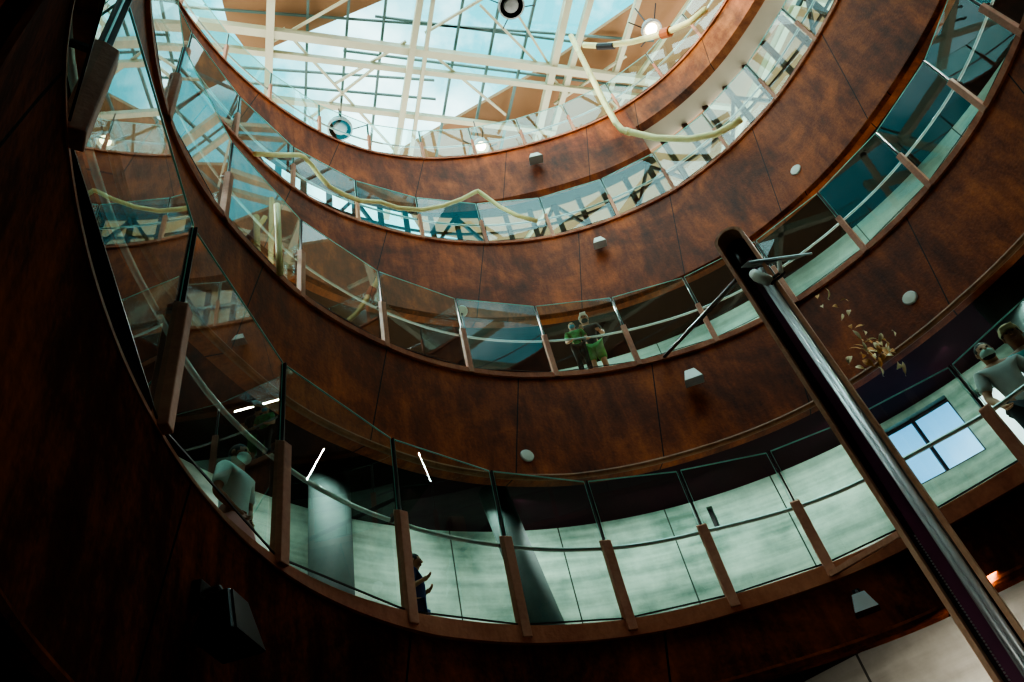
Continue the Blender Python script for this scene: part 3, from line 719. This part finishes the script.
def person(label, loc, yaw, H=1.72, skin='skin', hair='hair', top='greycloth', bottom='slate', legs='trousers', sleeve='short', hat=None, mask=None, beard=False,
           armL=None, armR=None, stride=0.0, lean=0.0, look=0.0, skirt=False, longhair=False, shoe='black', female=False, group=None):
    """local frame: +y forward, x to the person's right; heights as shares of H"""
    root = thing('person', label, 'person', loc, group, yaw)
    s = H
    V = lambda x, y, z: Vector((x*s, y*s+lean*s*max(0, z-.5), z*s))
    sh = .108 if not female else .098
    hip = .052
    pel, wst, chs, nk, hd = V(0, 0, .53), V(0, .005, .61), V(0, 0, .73), V(0, .0, .835), V(0, .02, .925)
    shL, shR = V(-sh, 0, .80), V(sh, 0, .80)
    def arm(side, spec):
        d = spec or ((.02, .0, -.17), (.01, .04, -.14))
        S0 = shL if side < 0 else shR; e = S0+Vector((side*d[0][0]*s, d[0][1]*s, d[0][2]*s)); w = e+Vector((side*d[1][0]*s, d[1][1]*s, d[1][2]*s)); return S0, e, w
    arms = [arm(-1, armL), arm(1, armR)]
    kn = [V(-hip*1.15, .012+stride*.5, .285), V(hip*1.15, .012-stride*.3, .285)]
    ak = [V(-hip*1.2, -.012+stride*.6, .045), V(hip*1.2, -.012-stride*.9, .045)]
    toe = [a+Vector((0, .085*s, -.02*s)) for a in ak]
    hp = [V(-hip, 0, .50), V(hip, 0, .50)]
    ch = [[(pel, .072*s), (wst, .064*s), (chs, .076*s), (V(0, 0, .805), .055*s), (nk, .034*s), (V(0, .008, .87), .04*s), (V(0, .014, .905), (.05*s, .05*s)), (V(0, .012, .945), (.05*s, .05*s)), (V(0, .006, .98), .03*s)]]
    for i, (S0, e, w) in enumerate(arms):
        fd = (w-e).normalized(); h0 = w+fd*.03*s
        ch.append([(V(0, 0, .805), .055*s), (S0, .036*s), ((S0+e)/2, .03*s), (e, .025*s), ((e*.6+w*.4), .025*s), (w, .016*s), (h0, .02*s), (w+fd*.055*s, .017*s)])
    for i in range(2):
        ch.append([(pel, .072*s), (hp[i], .058*s), ((hp[i]+kn[i])/2, .05*s), (kn[i], .034*s), (kn[i]*.6+ak[i]*.4, .035*s), (ak[i], .022*s), (toe[i], .02*s)])
    for i, (S0, e, w) in enumerate(arms):           # fingers, each its own chain rooted in the palm
        fd = (w-e).normalized(); sx = -1 if i == 0 else 1
        side = fd.cross(Vector((0, 1, 0)) if abs(fd.y) < .8 else Vector((0, 0, 1))).normalized(); bend = side.cross(fd).normalized()
        for j, L in enumerate((.036, .043, .046, .04)):
            b = w+fd*.045*s+side*(j-1.5)*.0105*s; k = b+fd*L*.6*s+bend*.004*s; ch.append([(b, .0062*s), (k, .0055*s), (k+fd*L*.45*s+bend*.016*s, .0045*s)])
        b = w+fd*.018*s-side*.012*s; k = b-side*.022*s+fd*.014*s; ch.append([(b, .0075*s), (k, .0062*s), (k+fd*.02*s+bend*.008*s, .005*s)])
    skin_mesh('body', ch, M[skin], root, loc, 2)
    # face
    hc = V(0, .016, .928); fr = Matrix.Rotation(look, 3, 'Z')
    def fc(x, y, z): return hc+fr @ Vector((x*s, y*s, z*s))
    def sub(mb, name, mat, par=root, sm=True): return mb.build(name, M[mat], par, sm, wp=False)
    sub(MB().ball(fc(0, -.002, .002), .047*s, .056*s, .066*s, 18, 12), 'head', skin)
    for sx in (-1, 1):
        sub(MB().ball(fc(sx*.018, .051, .006), .0075*s, .005*s, .005*s, 10, 6), 'eye', 'eye')
        sub(MB().ball(fc(sx*.048, -.004, .0), .007*s, .014*s, .018*s, 10, 6), 'ear', skin)
    nb = MB(); nb.tube([fc(0, .05, .012), fc(0, .062, -.012), fc(0, .052, -.018)], [.005*s, .009*s, .006*s], 8); sub(nb, 'nose', skin)
    if not mask: sub(MB().ball(fc(0, .047, -.033), .016*s, .006*s, .005*s, 10, 6), 'mouth', 'lips')
    hm_ = MB(); hm_.ball(fc(0, -.008, .014), .051*s, .057*s, .062*s, 18, 12)
    keep = [f for f in hm_.f if not all((Vector(hm_.v[i])-fc(0, 0, 0)).y > .012*s and (Vector(hm_.v[i])-fc(0, 0, 0)).z < .042*s for i in f) and not all((Vector(hm_.v[i])-fc(0, 0, 0)).z < -.03*s for i in f)]
    hm_.f = keep; sub(hm_, 'hair', hair)
    if longhair: sub(MB().ball(fc(0, -.035, -.03), .045*s, .028*s, .075*s), 'hair', hair)
    if beard: sub(MB().ball(fc(0, .02, -.04), .04*s, .035*s, .03*s), 'beard', hair)
    if mask:
        sub(MB().ball(fc(0, .026, -.028), .044*s, .04*s, .034*s), 'face_mask', mask)
    if hat:
        cm = MB(); cm.ball(fc(0, -.002, .03), .056*s, .064*s, .054*s, 18, 12); cm.f = [f for f in cm.f if not all((Vector(cm.v[i])-hc).z < .024*s for i in f)]
        cm.hexa([fc(-.04, .045, .027), fc(.04, .045, .027), fc(.034, .105, .02), fc(-.034, .105, .02)], [fc(-.04, .045, .034), fc(.04, .045, .034), fc(.034, .105, .027), fc(-.034, .105, .027)])
        sub(cm, 'cap', hat)
    # clothes
    g_ = .009*s
    tc = [[(V(0, 0, .5), .075*s+g_), (pel, .074*s+g_), (wst, .068*s+g_), (chs, .079*s+g_), (V(0, 0, .805), .054*s+g_)]]
    for S0, e, w in arms:
        end = e*.75+S0*.25 if sleeve == 'short' else e*.1+w*.9
        if sleeve != 'none':
            c_ = [(V(0, 0, .805), .054*s+g_), (S0, .038*s+g_), ((S0+e)/2, .033*s+g_)]
            c_ += [(end, .032*s+g_)] if sleeve == 'short' else [(e, .028*s+g_), (end, .022*s+g_)]
            tc.append(c_)
    skin_mesh('shirt', tc, M[top], root, loc, 2)
    if skirt:
        sk = MB(); sk.lathe(V(0, 0, .56), (0, 0, -1), [(.07*s, 0), (.1*s, .06*s), (.13*s, .2*s), (.15*s, .36*s), (.145*s, .365*s)], 24); sub(sk, 'skirt', bottom)
    else:
        bc = []
        for i in range(2):
            c_ = [(V(0, 0, .54), .073*s+g_), (hp[i], .06*s+g_), ((hp[i]+kn[i])/2, .052*s+g_)]
            c_ += [(kn[i]*1.0, .045*s+g_)] if legs == 'shorts' else [(kn[i], .036*s+g_), (kn[i]*.5+ak[i]*.5, .034*s+g_), (ak[i], .028*s+g_)]
            bc.append(c_)
        skin_mesh(legs, bc, M[bottom], root, loc, 2)
    for i in range(2):
        sm_ = MB(); sm_.tube([ak[i]+Vector((0, -.025*s, -.022*s)), ak[i]+Vector((0, .02*s, -.02*s)), toe[i]+Vector((0, -.01*s, -.004*s)), toe[i]+Vector((0, .03*s, -.004*s))], [.024*s, .028*s, .026*s, .014*s], 12); sub(sm_, 'shoe', shoe)
    return root
def stand(px, py, floor_h, H):               # where a head top seen at (px, py) stands
    p = at(px, py, floor_h+H*.99); return Vector((p.x, p.y, floor_h+CZ))
def face_cam(p, extra=0):
    d = Vector((-p.x, -p.y)); return math.atan2(d.y, d.x)-PI/2+extra
def info(n, p, k): d = Vector((p.x, p.y))-CTR[k]; a = math.degrees(math.atan2(d.y, d.x)); print('PERSON', n, p, 'r', round(d.length, 2), 'ring', round(rad(k, a), 2))
def behind(px, py, k, off, fl, H):            # same bearing, but a set distance behind the glass of ring k
    a = degof(k, px, py, fl+H); q = rp(k, a, off, fl); return q
p = behind(583, 304, 2, .62, 9.58, 1.9); info('cap man L2', p, 2)
person('bearded man in a white cap and green shorts behind the second gallery glass', p, face_cam(p, .1), 1.9, 'skin', 'hair', 'darkcloth', 'green2', 'shorts', 'short', hat='capwhite', beard=True,
       armL=((.04, .03, -.16), (-.04, .11, -.05)), armR=((.05, .05, -.15), (-.05, .12, -.01)), lean=.06)
p2 = behind(571, 322, 2, .26, 9.58, 1.4); info('youth', p2, 2)
person('fair haired youth in green patterned shirt and blue mask, before the capped man', p2, face_cam(p2, .1), 1.4, 'skin', 'ochre', 'green', 'darkcloth', 'trousers', 'short', mask='maskblue', longhair=True,
       armL=((.05, .01, -.17), (.0, .1, -.1)), armR=((.04, .02, -.17), (-.05, .1, -.08)), lean=.02)
p = stand(979, 347, 2.83, 1.68); info('mask man', p, 1)
person('man in grey T-shirt, dark shorts and pale face mask, right of the lowest gallery', p, face_cam(p, .25), 1.68, 'skin', 'hair', 'greycloth', 'slate', 'shorts', 'short', mask='maskwhite', beard=True,
       armL=((.05, .02, -.17), (.0, .1, -.1)), armR=((.05, .02, -.17), (-.02, .09, -.11)))
p = stand(1006, 330, 2.83, 1.84); info('cap man R', p, 1)
person('person in a beige cap and teal shirt at the right edge of the lowest gallery', p, face_cam(p, .1), 1.84, 'skin_dark', 'hair', 'teal', 'navy', 'trousers', 'short', hat='beige',
       armL=((.05, .02, -.17), (.0, .1, -.1)), armR=((.05, .02, -.17), (-.02, .09, -.11)))
p = stand(238, 448, 2.83, 1.62); info('woman', p, 1)
person('woman in white mask, pale blue top and pink skirt, left of the lowest gallery', p, face_cam(p, .9), 1.62, 'skin_dark', 'hair', 'paleblue', 'pink', 'trousers', 'short', mask='maskwhite', skirt=True, female=True, longhair=True,
       armL=((.03, .0, -.17), (-.07, .06, -.1)), armR=((.04, .0, -.17), (-.08, .06, -.09)))
p = stand(412, 556, 2.83, 1.3); info('child', p, 1)
person('dark haired child in a navy T-shirt walking past a post of the lowest gallery', p, face_cam(p, 1.4), 1.3, 'skin', 'hair', 'navy', 'navy', 'trousers', 'short', stride=.07,
       armL=((.03, -.05, -.14), (-.01, .1, .05)), armR=((.03, -.02, -.15), (-.01, .1, .04)))

# ------------------------------------------------------------------ light
w = bpy.data.worlds.new('sky'); S.world = w; w.use_nodes = True; t = w.node_tree; t.nodes.clear()
o = t.nodes.new('ShaderNodeOutputWorld'); bg = t.nodes.new('ShaderNodeBackground'); tc = t.nodes.new('ShaderNodeTexCoord')
nz = t.nodes.new('ShaderNodeTexNoise'); nz.inputs['Scale'].default_value = 3.2; nz.inputs['Detail'].default_value = 7; nz.inputs['Roughness'].default_value = .55
t.links.new(tc.outputs['Generated'], nz.inputs['Vector'])
cr = t.nodes.new('ShaderNodeValToRGB'); e = cr.color_ramp.elements
e[0].position = .48; e[0].color = (*lin((72, 152, 160)), 1); e[1].position = .7; e[1].color = (*lin((250, 252, 248)), 1)
t.links.new(nz.outputs[0], cr.inputs[0])
sx = t.nodes.new('ShaderNodeSeparateXYZ'); t.links.new(tc.outputs['Generated'], sx.inputs[0])
mr = t.nodes.new('ShaderNodeMapRange'); mr.inputs[1].default_value = .1; mr.inputs[2].default_value = .5; t.links.new(sx.outputs['Z'], mr.inputs[0])
mxn = t.nodes.new('ShaderNodeMix'); mxn.data_type = 'RGBA'; mxn.inputs[6].default_value = (*lin((214, 212, 204)), 1)
t.links.new(mr.outputs[0], mxn.inputs[0]); t.links.new(cr.outputs[0], mxn.inputs[7]); t.links.new(mxn.outputs[2], bg.inputs[0]); bg.inputs[1].default_value = 2.4; t.links.new(bg.outputs[0], o.inputs[0])
def sun(d, energy, col, ang):
    l = bpy.data.lights.new('sun', 'SUN'); l.energy = energy; l.color = col; l.angle = math.radians(ang); ob = bpy.data.objects.new('sun', l); COL.objects.link(ob)
    ob.rotation_euler = Vector(d).to_track_quat('-Z', 'Y').to_euler(); return ob
sun((.85, .42, -.11), 2.2, (1, .97, .86), 1.0)
sun((.1, .42, -.9), 1.45, (.96, 1, .94), 60.0)  # added soft fill from above and behind the eye, besides the sun
def area(P, d, size, energy, col, spread=150):
    l = bpy.data.lights.new('strip light', 'AREA'); l.energy = energy; l.color = col; l.shape = 'RECTANGLE'; l.size = size[0]; l.size_y = size[1]; l.spread = math.radians(spread)
    ob = bpy.data.objects.new('strip light', l); COL.objects.link(ob); ob.location = P; ob.rotation_euler = Vector(d).to_track_quat('-Z', 'Z').to_euler(); return ob
for a in range(10, 360, 20):
    if not (-20 <= (a if a < 300 else a-360) <= 205): continue
    ar = math.radians(a); n = Vector((math.cos(ar), math.sin(ar), 0))
    area(cp(6.9, a, 7.35), n*.8+Vector((0, 0, -1)), (2.2, .05), 24, (.88, 1, .94))  # added fill that brightens the concrete wall of the lowest gallery
    if a <= 110: area(cp(6.4, a, 6.95), Vector((0, 0, -1))-n*.1, (1.3, .03), 14, (.95, 1, .95), 95)  # added fill above the visitors of the lowest gallery
    area(cp(7.9, a, 13.0), Vector((0, 0, -1))-n*.15, (1.3, .03), 42, (.95, 1, .95), 95)  # added fill above the visitors of the second gallery
    area(cp(8.6, a, 13.5), n*.8+Vector((0, 0, -1)), (2.6, .05), 40, (.8, 1, .92))  # added fill that brightens the second gallery wall
q_ = p0+dv*1.2-nv*1.1; area(Vector((q_.x, q_.y, 1.9+CZ)), nv*1.0+Vector((0, 0, -1)), (4, .1), 40, (1, .97, .9), 170)  # added fill that brightens the pale ground floor wall
S.view_settings.view_transform = 'AgX'
try: S.view_settings.look = 'AgX - High Contrast'
except Exception: pass
S.view_settings.exposure = 0.65
S.cycles.transparent_max_bounces = 24; S.cycles.max_bounces = 10; S.cycles.glossy_bounces = 6
S.cycles.sample_clamp_indirect = 6
